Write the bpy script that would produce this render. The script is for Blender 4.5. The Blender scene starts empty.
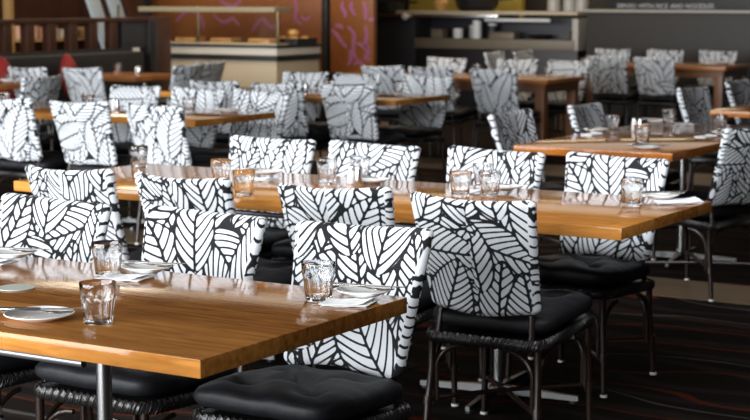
import bpy, bmesh, math, random
import numpy as np
from mathutils import Vector, Matrix

SC = bpy.context.scene
COL = SC.collection
random.seed(7)
PI = math.pi

# ------------------------------------------------------------------ camera
cam_d = bpy.data.cameras.new('camera')
cam_d.sensor_width = 36.0
cam_d.lens = 1680 / 750 * 36.0
cam_d.clip_start = 0.05
cam_d.clip_end = 200
cam_d.dof.use_dof = True
cam_d.dof.focus_distance = 4.35
cam_d.dof.aperture_fstop = 6.6
cam = bpy.data.objects.new('camera', cam_d)
COL.objects.link(cam)
cam.location = (0, 0, 1.528)
cam.rotation_euler = (PI / 2 - 0.1288, 0, 0.5483)
SC.camera = cam

# ------------------------------------------------------------------ world, lights, exposure
SC.view_settings.view_transform = 'Standard'
SC.view_settings.look = 'None'
SC.view_settings.gamma = 1.0
SC.view_settings.use_curve_mapping = False
SC.view_settings.exposure = 0.16
W = bpy.data.worlds.new('overcast daylight')
SC.world = W
W.use_nodes = True
W.node_tree.nodes['Background'].inputs[0].default_value = (0.75, 0.86, 1.0, 1)
W.node_tree.nodes['Background'].inputs[1].default_value = 0.22


def area(name, loc, rot, sx, sy, power, color, spread=PI):
    d = bpy.data.lights.new(name, 'AREA')
    d.shape = 'RECTANGLE'
    d.size = sx
    d.size_y = sy
    d.energy = power
    d.color = color
    d.spread = spread
    o = bpy.data.objects.new(name, d)
    COL.objects.link(o)
    o.location = loc
    o.rotation_euler = rot
    return o


# daylight through the tall glass front behind the photographer
area('window_daylight', (-7.4, -3.2, 1.60), (PI / 2, 0, 0), 13.4, 3.0, 2250, (0.94, 0.97, 1.0))
# warm ceiling lighting over the back of the room and the counters
area('ceiling_light_back', (-8.0, 15.0, 3.05), (0, 0, 0), 6, 5, 85, (1.0, 0.84, 0.66))
# added unseen fill strip, tilted towards the kitchen to brighten the farther chair backs
area('mid_room_fill', (-7.0, 4.2, 3.0), (PI / 2 - .55, 0, 0), 14, 1.0, 480, (0.92, 0.96, 1.0))
area('ceiling_light_counter', (-11.5, 13.9, 3.05), (0, 0, 0), 2, 1.6, 65, (1.0, 0.84, 0.62))
area('kitchen_light', (-9.6, 20.6, 2.9), (0, 0, 0), 4, 1.2, 45, (1.0, 0.85, 0.55))

# ------------------------------------------------------------------ materials


def new_mat(name):
    m = bpy.data.materials.new(name)
    m.use_nodes = True
    nt = m.node_tree
    return m, nt, nt.nodes, nt.links, nt.nodes['Principled BSDF']


def plain(name, c, rough=0.5, metal=0.0, spec=0.5, noise=0.0, scale=30, bump=0.0, stretch=(1, 1, 1), coat=0.0, sheen=0.0):
    m, nt, N, L, b = new_mat(name)
    b.inputs['Base Color'].default_value = (*c, 1)
    b.inputs['Roughness'].default_value = rough
    b.inputs['Metallic'].default_value = metal
    b.inputs['Specular IOR Level'].default_value = spec
    b.inputs['Coat Weight'].default_value = coat
    b.inputs['Sheen Weight'].default_value = sheen
    if noise or bump:
        tc = N.new('ShaderNodeTexCoord')
        mp = N.new('ShaderNodeMapping')
        mp.inputs['Scale'].default_value = stretch
        no = N.new('ShaderNodeTexNoise')
        no.inputs['Scale'].default_value = scale
        no.inputs['Detail'].default_value = 4
        L.new(tc.outputs['Object'], mp.inputs[0])
        L.new(mp.outputs[0], no.inputs['Vector'])
        if noise:
            mr = N.new('ShaderNodeMapRange')
            mr.inputs['To Min'].default_value = 1 - noise
            mr.inputs['To Max'].default_value = 1 + noise
            L.new(no.outputs['Fac'], mr.inputs['Value'])
            mx = N.new('ShaderNodeVectorMath')
            mx.operation = 'SCALE'
            mx.inputs[0].default_value = c
            L.new(mr.outputs[0], mx.inputs['Scale'])
            L.new(mx.outputs[0], b.inputs['Base Color'])
        if bump:
            bp = N.new('ShaderNodeBump')
            bp.inputs['Strength'].default_value = bump
            bp.inputs['Distance'].default_value = 0.004
            L.new(no.outputs['Fac'], bp.inputs['Height'])
            L.new(bp.outputs[0], b.inputs['Normal'])
    return m


def wood(name, c1, c2, rough=0.2, along='X', plank=0.14, length=1.6, spec=0.5, bump=0.03):
    """Timber boards: brick-layout boards of differing tone with stretched grain."""
    m, nt, N, L, b = new_mat(name)
    tc = N.new('ShaderNodeTexCoord')
    mp = N.new('ShaderNodeMapping')
    if along == 'Y':
        mp.inputs['Rotation'].default_value = (0, 0, PI / 2)
    if along == 'Z':
        mp.inputs['Rotation'].default_value = (0, PI / 2, 0)
    L.new(tc.outputs['Object'], mp.inputs[0])
    br = N.new('ShaderNodeTexBrick')
    br.inputs['Scale'].default_value = 1.0
    br.inputs['Brick Width'].default_value = length
    br.inputs['Row Height'].default_value = plank
    br.inputs['Mortar Size'].default_value = 0.0012
    br.inputs['Mortar Smooth'].default_value = 0.6
    br.inputs['Color1'].default_value = (0, 0, 0, 1)
    br.inputs['Color2'].default_value = (1, 1, 1, 1)
    br.inputs['Mortar'].default_value = (0.1, 0.1, 0.1, 1)
    L.new(mp.outputs[0], br.inputs['Vector'])
    st = N.new('ShaderNodeMapping')
    st.inputs['Scale'].default_value = (1.6, 14, 14)
    L.new(mp.outputs[0], st.inputs[0])
    no = N.new('ShaderNodeTexNoise')
    no.inputs['Scale'].default_value = 3.5
    no.inputs['Detail'].default_value = 8
    no.inputs['Roughness'].default_value = 0.6
    no.inputs['Distortion'].default_value = 0.4
    L.new(st.outputs[0], no.inputs['Vector'])
    ad = N.new('ShaderNodeMath')
    ad.operation = 'MULTIPLY_ADD'
    ad.inputs[1].default_value = 0.45
    L.new(br.outputs['Color'], ad.inputs[0])
    sc = N.new('ShaderNodeMath')
    sc.operation = 'MULTIPLY_ADD'
    sc.inputs[1].default_value = 1.3
    sc.inputs[2].default_value = -0.4
    L.new(no.outputs['Fac'], sc.inputs[0])
    L.new(sc.outputs[0], ad.inputs[2])
    cr = N.new('ShaderNodeMix')
    cr.data_type = 'RGBA'
    cr.inputs[6].default_value = (*c1, 1)
    cr.inputs[7].default_value = (*c2, 1)
    L.new(ad.outputs[0], cr.inputs[0])
    L.new(cr.outputs[2], b.inputs['Base Color'])
    b.inputs['Roughness'].default_value = rough
    b.inputs['Specular IOR Level'].default_value = spec
    bp = N.new('ShaderNodeBump')
    bp.inputs['Strength'].default_value = bump
    bp.inputs['Distance'].default_value = 0.01
    L.new(no.outputs['Fac'], bp.inputs['Height'])
    L.new(bp.outputs[0], b.inputs['Normal'])
    return m


M = {}
M['table'] = wood('honey timber', (0.18, 0.053, 0.0085), (0.60, 0.262, 0.06), 0.09, 'X', 0.14, 1.3, spec=0.24)
M['table_y'] = wood('honey timber crosswise', (0.17, 0.046, 0.0065), (0.47, 0.165, 0.030), 0.08, 'Y', 0.14, 1.3, spec=0.2, bump=.015)
M['table_dark'] = wood('red brown timber', (0.24, 0.08, 0.02), (0.40, 0.15, 0.04), 0.25, 'X', 0.14, 1.3, spec=.3)
M['leg_wood'] = wood('brown timber legs', (0.10, 0.038, 0.014), (0.19, 0.075, 0.027), 0.4, 'Z', 0.1, 2)
M['rail_wood'] = wood('dark red timber', (0.030, 0.010, 0.005), (0.075, 0.024, 0.009), 0.45, 'Z', 0.1, 2)
M['panel_wood'] = wood('orange brown panelling', (0.19, 0.06, 0.014), (0.30, 0.105, 0.025), 0.35, 'Z', 0.3, 3)
M['steel'] = plain('brushed steel', (0.62, 0.62, 0.62), 0.24, 1.0)
M['cutlery'] = plain('polished cutlery steel', (0.28, 0.27, 0.26), 0.2, 1.0)
M['satin'] = plain('satin metal', (0.20, 0.20, 0.21), 0.42, 0.8)
M['black_steel'] = plain('black steel', (0.03, 0.03, 0.033), 0.35, 0.4)
M['cushion'] = plain('black cotton', (0.0075, 0.0075, 0.0092), 0.55, noise=0.25, scale=16, bump=1.0, spec=0.25)
M['rattan'] = plain('dark rattan', (0.013, 0.0065, 0.004), 0.28, noise=0.5, scale=45, bump=0.3, spec=0.5, stretch=(1, 1, 0.3))
M['wicker'] = plain('black wicker', (0.009, 0.0075, 0.007), 0.35, noise=0.3, scale=120, bump=0.3, spec=0.4)
M['glide'] = plain('pale plastic', (0.6, 0.58, 0.55), 0.4)
M['china'] = plain('white china', (0.88, 0.87, 0.85), 0.18, spec=0.6, noise=0.02, scale=5)
M['paper'] = plain('white paper napkin', (0.95, 0.95, 0.95), 0.9, noise=0.03, scale=40, bump=0.15)
M['frosted'] = plain('pale frosted disc', (0.55, 0.58, 0.52), 0.3, noise=0.08, scale=30)
M['red'] = plain('red cushion cloth', (0.24, 0.008, 0.007), 0.8, noise=0.2, scale=20, bump=0.2)
M['vinyl'] = plain('black bench upholstery', (0.010, 0.010, 0.011), 0.6, noise=0.15, scale=10, bump=0.1)
M['charcoal'] = plain('charcoal laminate', (0.027, 0.027, 0.030), 0.5, noise=0.12, scale=4)
M['shade_cream'] = plain('dull cream glass shelf', (0.26, 0.225, 0.15), 0.3, noise=0.05, scale=3)
M['brass'] = plain('brass rod', (0.5, 0.42, 0.22), 0.3, 1.0)
M['base_steel'] = plain('dull steel', (0.20, 0.20, 0.20), 0.35, 1.0)
M['cream'] = plain('cream laminate', (0.60, 0.55, 0.46), 0.4, noise=0.05, scale=3)
M['tan'] = plain('tan laminate', (0.46, 0.37, 0.25), 0.45, noise=0.07, scale=3)
M['black'] = plain('satin black', (0.012, 0.011, 0.011), 0.45, noise=0.2, scale=8)
M['stone'] = plain('pale ledge stone', (0.42, 0.39, 0.34), 0.4, noise=0.1, scale=20)
M['shelf'] = plain('grey brown laminate', (0.16, 0.125, 0.085), 0.45, noise=0.12, scale=5)
M['gold'] = plain('golden yellow kitchen wall', (0.38, 0.27, 0.05), 0.5, noise=0.25, scale=3)
M['magenta'] = plain('pink painted ribbon', (0.30, 0.095, 0.185), 0.4, noise=0.1, scale=10)
M['pastry'] = plain('baked crust', (0.62, 0.33, 0.10), 0.6, noise=0.3, scale=25, bump=0.4)
M['white'] = plain('white glaze', (0.75, 0.73, 0.70), 0.3, noise=0.03, scale=8)
M['teal'] = plain('teal print', (0.03, 0.20, 0.22), 0.5, noise=0.1, scale=8)
M['paleblue'] = plain('pale blue board', (0.42, 0.50, 0.54), 0.5, noise=0.08, scale=4)
M['oak'] = plain('ochre timber', (0.33, 0.19, 0.07), 0.45, noise=0.2, scale=6, stretch=(1, 1, 0.2))
M['pinkbox'] = plain('salmon carton', (0.55, 0.30, 0.20), 0.6, noise=0.1, scale=8)
M['lettering'] = plain('chalk white lettering', (0.55, 0.55, 0.55), 0.7, noise=0.05, scale=40)
M['ceiling'] = plain('ceiling paint', (0.12, 0.11, 0.10), 0.8, noise=0.05, scale=2)
M['wall'] = plain('dark brown wall paint', (0.035, 0.026, 0.021), 0.7, noise=0.15, scale=2)
M['sandwall'] = plain('sand wall paint', (0.42, 0.33, 0.22), 0.7, noise=0.1, scale=2)


def glass_mat():
    m, nt, N, L, b = new_mat('clear tumbler glass')
    b.inputs['Base Color'].default_value = (1, 1, 1, 1)
    b.inputs['Roughness'].default_value = 0.01
    b.inputs['Transmission Weight'].default_value = 1.0
    b.inputs['IOR'].default_value = 1.40
    no = N.new('ShaderNodeTexNoise')
    no.inputs['Scale'].default_value = 30
    bp = N.new('ShaderNodeBump')
    bp.inputs['Strength'].default_value = 0.03
    bp.inputs['Distance'].default_value = 0.002
    L.new(no.outputs['Fac'], bp.inputs['Height'])
    L.new(bp.outputs[0], b.inputs['Normal'])
    return m


M['glass'] = glass_mat()


def fabric_mat():
    m, nt, N, L, b = new_mat('white cotton printed with black leaf outlines')
    at = N.new('ShaderNodeAttribute')
    at.attribute_name = 'leaf_distance'
    mr = N.new('ShaderNodeMapRange')
    mr.interpolation_type = 'SMOOTHSTEP'
    mr.inputs['From Min'].default_value = -0.0007
    mr.inputs['From Max'].default_value = 0.0007
    L.new(at.outputs['Fac'], mr.inputs['Value'])
    mx = N.new('ShaderNodeMix')
    mx.data_type = 'RGBA'
    mx.inputs[6].default_value = (0.012, 0.012, 0.014, 1)
    mx.inputs[7].default_value = (0.67, 0.69, 0.715, 1)
    L.new(mr.outputs[0], mx.inputs[0])
    L.new(mx.outputs[2], b.inputs['Base Color'])
    b.inputs['Roughness'].default_value = 0.85
    b.inputs['Specular IOR Level'].default_value = 0.2
    tc = N.new('ShaderNodeTexCoord')
    no = N.new('ShaderNodeTexNoise')
    no.inputs['Scale'].default_value = 9
    no.inputs['Detail'].default_value = 3
    L.new(tc.outputs['Object'], no.inputs['Vector'])
    bp = N.new('ShaderNodeBump')
    bp.inputs['Strength'].default_value = 0.25
    bp.inputs['Distance'].default_value = 0.02
    L.new(no.outputs['Fac'], bp.inputs['Height'])
    L.new(bp.outputs[0], b.inputs['Normal'])
    return m


M['fabric'] = fabric_mat()


def carpet_mat():
    """Near-black carpet with thin wavy woven lines in rust and grey."""
    m, nt, N, L, b = new_mat('dark carpet with wavy lines')
    tc = N.new('ShaderNodeTexCoord')

    def lines(scale, dist, rotz, thr, sx, ds):
        mp = N.new('ShaderNodeMapping')
        mp.inputs['Rotation'].default_value = (0, 0, rotz)
        mp.inputs['Scale'].default_value = (sx, 1, 1)
        L.new(tc.outputs['Object'], mp.inputs[0])
        wv = N.new('ShaderNodeTexWave')
        wv.bands_direction = 'Y'
        wv.inputs['Scale'].default_value = scale
        wv.inputs['Distortion'].default_value = dist
        wv.inputs['Detail'].default_value = 1.5
        wv.inputs['Detail Scale'].default_value = ds
        L.new(mp.outputs[0], wv.inputs['Vector'])
        mr = N.new('ShaderNodeMapRange')
        mr.inputs['From Min'].default_value = thr
        mr.inputs['From Max'].default_value = min(thr + 0.02, 1)
        L.new(wv.outputs['Fac'], mr.inputs['Value'])
        return mr.outputs[0]
    base = (0.0075, 0.0056, 0.0047)

    def mix(a, fac, c):
        mx = N.new('ShaderNodeMix')
        mx.data_type = 'RGBA'
        if isinstance(a, tuple):
            mx.inputs[6].default_value = (*a, 1)
        else:
            L.new(a, mx.inputs[6])
        mx.inputs[7].default_value = (*c, 1)
        L.new(fac, mx.inputs[0])
        return mx.outputs[2]
    o = mix(base, lines(1.3, 6, 0.15, 0.75, 0.5, 1.6), (0.014, 0.0105, 0.009))
    o = mix(o, lines(0.8, 7, -0.15, 0.975, 0.5, 2.6), (0.06, 0.013, 0.005))
    o = mix(o, lines(0.42, 6, 0.1, 0.9965, 0.5, 4), (0.06, 0.055, 0.05))
    L.new(o, b.inputs['Base Color'])
    b.inputs['Roughness'].default_value = 0.9
    b.inputs['Specular IOR Level'].default_value = 0.04
    no = N.new('ShaderNodeTexNoise')
    no.inputs['Scale'].default_value = 400
    bp = N.new('ShaderNodeBump')
    bp.inputs['Strength'].default_value = 0.4
    bp.inputs['Distance'].default_value = 0.004
    L.new(tc.outputs['Object'], no.inputs['Vector'])
    L.new(no.outputs['Fac'], bp.inputs['Height'])
    L.new(bp.outputs[0], b.inputs['Normal'])
    return m


M['carpet'] = carpet_mat()
M['floorboard'] = wood('pale brown floorboards', (0.09, 0.055, 0.03), (0.14, 0.09, 0.05), 0.5, 'X', 0.12, 1.2, spec=.2)
M['splash'] = plain('charcoal tiled counter front', (0.025, 0.022, 0.020), 0.5, noise=0.15, scale=6)

# ------------------------------------------------------------------ mesh helpers


class MB:
    """Collects shapes and links them as one mesh."""

    def __init__(s):
        s.v, s.f, s.sm = [], [], []

    def add(s, vs, fs, smooth=False):
        k = len(s.v)
        s.v += [tuple(p) for p in vs]
        s.f += [tuple(i + k for i in f) for f in fs]
        s.sm += [smooth] * len(fs)
        return s

    def box(s, x0, x1, y0, y1, z0, z1, bev=0.0):
        if bev <= 0:
            vs = [(x, y, z) for z in (z0, z1) for y in (y0, y1) for x in (x0, x1)]
            fs = [(0, 2, 3, 1), (4, 5, 7, 6), (0, 1, 5, 4), (2, 6, 7, 3), (0, 4, 6, 2), (1, 3, 7, 5)]
            return s.add(vs, fs)
        bm = bmesh.new()
        bmesh.ops.create_cube(bm, size=1)
        bmesh.ops.scale(bm, vec=(x1 - x0, y1 - y0, z1 - z0), verts=bm.verts)
        bmesh.ops.translate(bm, vec=((x0 + x1) / 2, (y0 + y1) / 2, (z0 + z1) / 2), verts=bm.verts)
        bmesh.ops.bevel(bm, geom=list(bm.edges), offset=bev, segments=2, profile=0.6, affect='EDGES')
        bm.verts.index_update()
        s.add([v.co[:] for v in bm.verts], [[v.index for v in f.verts] for f in bm.faces])
        bm.free()
        return s

    def tube(s, pts, r, n=10, closed=False, cap=True):
        pts = [Vector(p) for p in pts]
        m = len(pts)
        rr = r if isinstance(r, (list, tuple)) else [r] * m
        ref = Vector((0, 0, 1))
        vs, fs = [], []
        prev = None
        for i, p in enumerate(pts):
            if closed:
                t = pts[(i + 1) % m] - pts[i - 1]
            else:
                t = pts[min(i + 1, m - 1)] - pts[max(i - 1, 0)]
            t.normalize()
            if prev is None:
                a = t.cross(ref)
                if a.length < 1e-3:
                    a = t.cross(Vector((1, 0, 0)))
            else:
                a = prev - t * prev.dot(t)
            a.normalize()
            prev = a
            b = t.cross(a)
            for k in range(n):
                an = 2 * PI * k / n
                vs.append(p + (a * math.cos(an) + b * math.sin(an)) * rr[i])
        for i in range(m if closed else m - 1):
            j = (i + 1) % m
            for k in range(n):
                fs.append((i * n + k, i * n + (k + 1) % n, j * n + (k + 1) % n, j * n + k))
        if cap and not closed:
            fs.append(tuple(range(n))[::-1])
            fs.append(tuple((m - 1) * n + k for k in range(n)))
        return s.add(vs, fs, True)

    def lathe(s, prof, n=24, c=(0, 0, 0), rfun=None, cap0=True, cap1=True):
        vs, fs = [], []
        for i, (r, z) in enumerate(prof):
            for k in range(n):
                a = 2 * PI * k / n
                q = r * (rfun(a, z) if rfun else 1)
                vs.append((c[0] + q * math.cos(a), c[1] + q * math.sin(a), c[2] + z))
        for i in range(len(prof) - 1):
            for k in range(n):
                fs.append((i * n + k, i * n + (k + 1) % n, (i + 1) * n + (k + 1) % n, (i + 1) * n + k))
        if cap0:
            fs.append(tuple(range(n))[::-1])
        if cap1:
            fs.append(tuple((len(prof) - 1) * n + k for k in range(n)))
        return s.add(vs, fs, True)

    def prism(s, poly, z0, z1):
        n = len(poly)
        vs = [(x, y, z0) for x, y in poly] + [(x, y, z1) for x, y in poly]
        fs = [tuple(range(n))[::-1], tuple(range(n, 2 * n))]
        fs += [(i, (i + 1) % n, n + (i + 1) % n, n + i) for i in range(n)]
        return s.add(vs, fs)

    def grid(s, P, smooth=True):
        """P[i][j] points; open quad sheet"""
        a, b = len(P), len(P[0])
        vs = [p for row in P for p in row]
        fs = [(i * b + j, i * b + j + 1, (i + 1) * b + j + 1, (i + 1) * b + j) for i in range(a - 1) for j in range(b - 1)]
        return s.add(vs, fs, smooth)

    def mesh(s, name, m):
        me = bpy.data.meshes.new(name)
        me.from_pydata(s.v, [], s.f)
        me.polygons.foreach_set('use_smooth', s.sm)
        me.materials.append(m)
        me.update()
        try:
            me.set_sharp_from_angle(angle=math.radians(42))
        except Exception:
            pass
        return me

    def build(s, name, m, parent=None, loc=None, rz=0):
        return link(name, s.mesh(name, m), parent, loc, rz)


def link(name, me, parent=None, loc=None, rz=0):
    o = bpy.data.objects.new(name, me)
    COL.objects.link(o)
    if parent is not None:
        o.parent = parent
    if loc is not None:
        o.location = loc
    if rz:
        o.rotation_euler = (0, 0, rz)
    return o


def tag(o, label, cat, group=None, kind=None):
    o['label'] = label
    o['category'] = cat
    if group:
        o['group'] = group
    if kind:
        o['kind'] = kind
    return o


def thing(name, label, cat, loc=(0, 0, 0), rz=0, group=None):
    o = bpy.data.objects.new(name, None)
    COL.objects.link(o)
    o.empty_display_size = 0.1
    o.location = loc
    o.rotation_euler = (0, 0, rz)
    return tag(o, label, cat, group)


def struct(name, mb, m):
    o = mb.build(name, m)
    o['kind'] = 'structure'
    return o


def copy_tree(o, parent=None):
    c = o.copy()
    COL.objects.link(c)
    if parent is not None:
        c.parent = parent
    for ch in list(o.children):
        copy_tree(ch, c)
    return c


# ------------------------------------------------------------------ room
struct('floor', MB().box(-22, 6, -6, 24, -0.12, 0), M['carpet'])
struct('ceiling', MB().box(-22, 6, -3.4, 24, 3.2, 3.3), M['ceiling'])
struct('wall_back', MB().box(-22, 6, 22.5, 22.7, 0, 3.2), M['wall'])
struct('wall_left', MB().box(-22.2, -22, -3.4, 24, 0, 3.2), M['wall'])
struct('wall_right', MB().box(6, 6.2, -3.4, 24, 0, 3.2), M['wall'])
for k, (y0, y1) in enumerate([(7.92, 8.42), (12.75, 13.55)]):
    struct('trim_%d' % (k + 1), MB().box(-9.5, 4, y0, y1, -0.01, 0.004), M['floorboard'])

# ------------------------------------------------------------------ leaf pattern (signed distance, metres; > 0 is white)


def leaf_field(seed, size=1.2, res=0.003, n_max=420):
    rng = np.random.default_rng(seed)
    n = int(size / res)
    g = (np.arange(n) + 0.5) * res
    X, Y = np.meshgrid(g, g, indexing='ij')
    D = np.full((n, n), -0.003)
    free = np.ones((n, n), bool)
    dist_out = np.full((n, n), 1.0)     # distance to leaves lying above
    for it in range(n_max):
        idx = np.flatnonzero(free)
        if len(idx) < 0.004 * n * n:
            break
        if it < 16:
            cx, cy = ((it % 4) + 0.5 + rng.uniform(-.25, .25)) * size / 4, ((it // 4) + 0.5 + rng.uniform(-.25, .25)) * size / 4
            Lf = rng.uniform(0.29, 0.36)
        else:
            p = rng.choice(idx)
            cx, cy = X.flat[p], Y.flat[p]
            Lf = rng.uniform(0.20, 0.32)
        Wd = Lf * rng.uniform(0.31, 0.40)
        th = rng.uniform(0, 2 * PI)
        if rng.random() < .6:
            th = PI / 2 + rng.normal(0, .6)
        bend = rng.uniform(-1.2, 1.2)
        dx = (X - cx + size / 2) % size - size / 2
        dy = (Y - cy + size / 2) % size - size / 2
        u = dx * math.cos(th) + dy * math.sin(th)
        v = -dx * math.sin(th) + dy * math.cos(th)
        v = v + bend * (u * u - (Lf / 2) ** 2 * .4)
        t = np.clip(u / Lf + .5, 0, 1)
        w = Wd * 2.05 * (t ** .62) * ((1 - t) ** .85)
        av = np.abs(v)
        o = np.where((u > -Lf / 2) & (u < Lf / 2), (w - av) * .85, -1.0)
        inside = (o > -0.0015) & free
        if not inside.any():
            continue
        s = rng.uniform(0.033, 0.040)
        a = rng.uniform(0.65, 1.0)
        ph = (u - a * av - 6.5 * av * av + rng.uniform(0, s)) / s + np.where(v > 0, .5, 0)
        fr = np.abs(ph - np.round(ph)) * s / np.sqrt(1 + (a + 13.0 * av) ** 2)
        vein = fr - 0.0033
        mid = av - 0.0042
        out = o - 0.0029
        # distance to the leaves on top of this one
        over = dist_out - 0.0029
        d = np.stack([vein, mid, out, over])
        k = 0.0015
        sm = -k * np.log(np.exp(-np.clip(d, -.05, .05) / k).sum(0))
        D = np.where(inside, np.clip(sm, -0.01, 0.02), D)
        free &= ~(o > -0.0015)
        dist_out = np.minimum(dist_out, -o * 1.0)
    return D, size


FIELD, FS = leaf_field(11)
FIELD2, _ = leaf_field(29)


def sample(F, x, y):
    n = F.shape[0]
    fx = (x / FS * n) % n
    fy = (y / FS * n) % n
    i, j = np.floor(fx).astype(int) % n, np.floor(fy).astype(int) % n
    a, b = fx - np.floor(fx), fy - np.floor(fy)
    i1, j1 = (i + 1) % n, (j + 1) % n
    return F[i, j] * (1 - a) * (1 - b) + F[i1, j] * a * (1 - b) + F[i, j1] * (1 - a) * b + F[i1, j1] * a * b


# ------------------------------------------------------------------ chair
CW_T, CW_B, CZ0, CZ1, CLEAN, CTH = 0.230, 0.198, 0.470, 0.862, 0.13, 0.042
CY = -0.218


def cover_mesh(variant, nx=104, nz=100):
    """Closed padded slipcover: rows of a rounded rectangle section from hem to top."""
    rng = np.random.default_rng(100 + variant)
    ns = nx
    side = 8
    # section parameter: front strip, right side, back strip, left side
    sec = []
    for k in range(ns):
        sec.append((-1 + 2 * (k + .5) / ns, 1, 0))
    for k in range(side):
        an = PI / 2 - PI * (k + .5) / side
        sec.append((1, math.sin(an), math.cos(an)))
    for k in range(ns):
        sec.append((1 - 2 * (k + .5) / ns, -1, 0))
    for k in range(side):
        an = -PI / 2 - PI * (k + .5) / side
        sec.append((-1, math.sin(an), math.cos(an)))
    sec = np.array(sec)
    m = len(sec)
    tt = np.linspace(0, 1, nz)
    wob = rng.uniform(-1, 1, 6)
    V = np.zeros((nz, m, 3))
    A = np.zeros((nz, m))
    o1, o2, o3 = rng.uniform(0, FS, 2), rng.uniform(0, FS, 2), rng.uniform(0, FS, 2)
    F = FIELD if variant % 2 == 0 else FIELD2
    for i, t in enumerate(tt):
        e_top = min(1, (1 - t) / 0.045)
        e_bot = min(1, t / 0.03)
        th = CTH / 2 * (1 - (1 - e_top) ** 2) ** .5 if e_top < 1 else CTH / 2
        th = max(th, 0.002) * (.75 + .25 * e_bot)
        hw = CW_B + (CW_T - CW_B) * (t ** 1.15)
        # rounded lower corners
        if t < .06:
            hw -= .016 * (1 - t / .06) ** 2
        if t > .97:
            hw -= .006 * ((t - .97) / .03) ** 2
        hw -= CTH / 2
        x = sec[:, 0] * hw + sec[:, 2] * th
        xn = sec[:, 0]
        z = CZ0 + (CZ1 - CZ0) * t
        zz = z + t ** 6 * (.010 * xn ** 2 + .006 * xn * wob[0]) + (1 - t) ** 4 * .006 * np.sin(xn * 3 + wob[1] * 3)
        y = CY - CLEAN * (t ** 1.1) + sec[:, 1] * th * (1 + .35 * (1 - xn ** 2)) + .030 * xn ** 2 + .012 * t ** 4 * xn ** 2
        y = y + .003 * np.sin(xn * 5 + wob[2] * 6 + t * 4) * np.where(sec[:, 1] < 0, 1, .6)
        # back seam
        seam = np.exp(-(x / .007) ** 2) * (sec[:, 1] < 0)
        y = y + seam * .004
        V[i, :, 0], V[i, :, 1], V[i, :, 2] = x, y, zz
        fr = sec[:, 1] > 0
        bk_r = (~fr) & (x >= 0)
        bk_l = (~fr) & (x < 0)
        yy = z * 1.05
        dpt = np.where(np.abs(sec[:, 2]) > .001, sec[:, 1] * th, 0)
        xx = x + np.sign(x) * np.abs(dpt) * .6
        A[i] = np.where(fr, sample(F, xx + o1[0], yy + o1[1]),
                        np.where(bk_r, sample(F, xx + o2[0], yy + o2[1]), sample(F, xx + o3[0], yy + o3[1])))
    verts = V.reshape(-1, 3)
    faces = []
    for i in range(nz - 1):
        for k in range(m):
            k1 = (k + 1) % m
            faces.append((i * m + k, i * m + k1, (i + 1) * m + k1, (i + 1) * m + k))
    # close top and hem
    att = list(A.reshape(-1))
    vl = [tuple(p) for p in verts]
    for row, flip in ((0, False), (nz - 1, True)):
        for k in range(ns - 1):
            a, b = row * m + k, row * m + k + 1
            c, d = row * m + (2 * ns + side - 1 - k - 1), row * m + (2 * ns + side - 1 - k)
            faces.append((a, b, c, d) if not flip else (d, c, b, a))
        # end fans
        r_ = [row * m + q for q in range(ns - 1, ns + side + 1)]
        l_ = [row * m + q for q in list(range(2 * ns + side - 1, m)) + [0]]
        faces.append(tuple(r_) if not flip else tuple(r_[::-1]))
        faces.append(tuple(l_) if not flip else tuple(l_[::-1]))
    me = bpy.data.meshes.new('slipcover')
    me.from_pydata(vl, [], faces)
    bm = bmesh.new()
    bm.from_mesh(me)
    bmesh.ops.recalc_face_normals(bm, faces=bm.faces)
    bm.to_mesh(me)
    bm.free()
    me.polygons.foreach_set('use_smooth', [True] * len(me.polygons))
    at = me.attributes.new('leaf_distance', 'FLOAT', 'POINT')
    at.data.foreach_set('value', np.array(att, dtype=np.float32))
    me.materials.append(M['fabric'])
    me.update()
    return me


COVERS = [cover_mesh(k) for k in range(7)]


TILT = .05


def cushion_mesh():
    """Soft tufted pillow: one closed rounded-box surface with dimples and creases on top."""
    w, d, z0, th = .452, .452, .402, .086
    cy = .022
    tufts = [(sx * .11, sy * .11) for sx in (-1, 1) for sy in (-1, 1)] + [(0, 0)]
    na, nr = 72, 44
    rows = []
    for r in range(nr + 1):
        ph = -PI / 2 + PI * r / nr
        # more rows near the rim
        rad = max(0, math.cos(ph)) ** .42 if 0 < r < nr else 0
        zz = math.copysign(abs(math.sin(ph)) ** .75, math.sin(ph))
        row = []
        for k in range(na):
            an = 2 * PI * k / na
            c, s_ = math.cos(an), math.sin(an)
            q = (abs(c) ** 7 + abs(s_) ** 7) ** (-1 / 7)
            pin = 1 - .03 * math.cos(4 * an) * 0 + .006 * math.sin(an * 9 + 1) + .004 * math.sin(an * 17)
            x, y = c * q * rad * w / 2 * pin, s_ * q * rad * d / 2 * pin
            z = z0 + th / 2 + zz * th / 2
            if zz > 0:
                dim = min(1, sum(math.exp(-((x - a) ** 2 + (y - b) ** 2) / .0013) for a, b in tufts))
                cr = math.exp(-(abs(abs(x) - abs(y)) / .016) ** 2) * (1 if max(abs(x), abs(y)) < .115 else .5)
                z += (-.030 * dim - .009 * cr + .004 * math.sin(x * 37 + y * 19)) * zz
            else:
                z = max(z, z0)
            row.append((x, y + cy, z + TILT * (y + cy)))
        rows.append(row)
    mb = MB()
    vs = [rows[0][0]] + [p for r in rows[1:-1] for p in r] + [rows[-1][0]]
    fs = []
    for k in range(na):
        fs.append((0, 1 + (k + 1) % na, 1 + k))
        l0 = 1 + (nr - 2) * na
        fs.append((len(vs) - 1, l0 + k, l0 + (k + 1) % na))
    for r in range(nr - 2):
        for k in range(na):
            a, b = 1 + r * na, 1 + (r + 1) * na
            fs.append((a + k, a + (k + 1) % na, b + (k + 1) % na, b + k))
    mb.add(vs, fs, True)
    return mb.mesh('cushion', M['cushion'])


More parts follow.
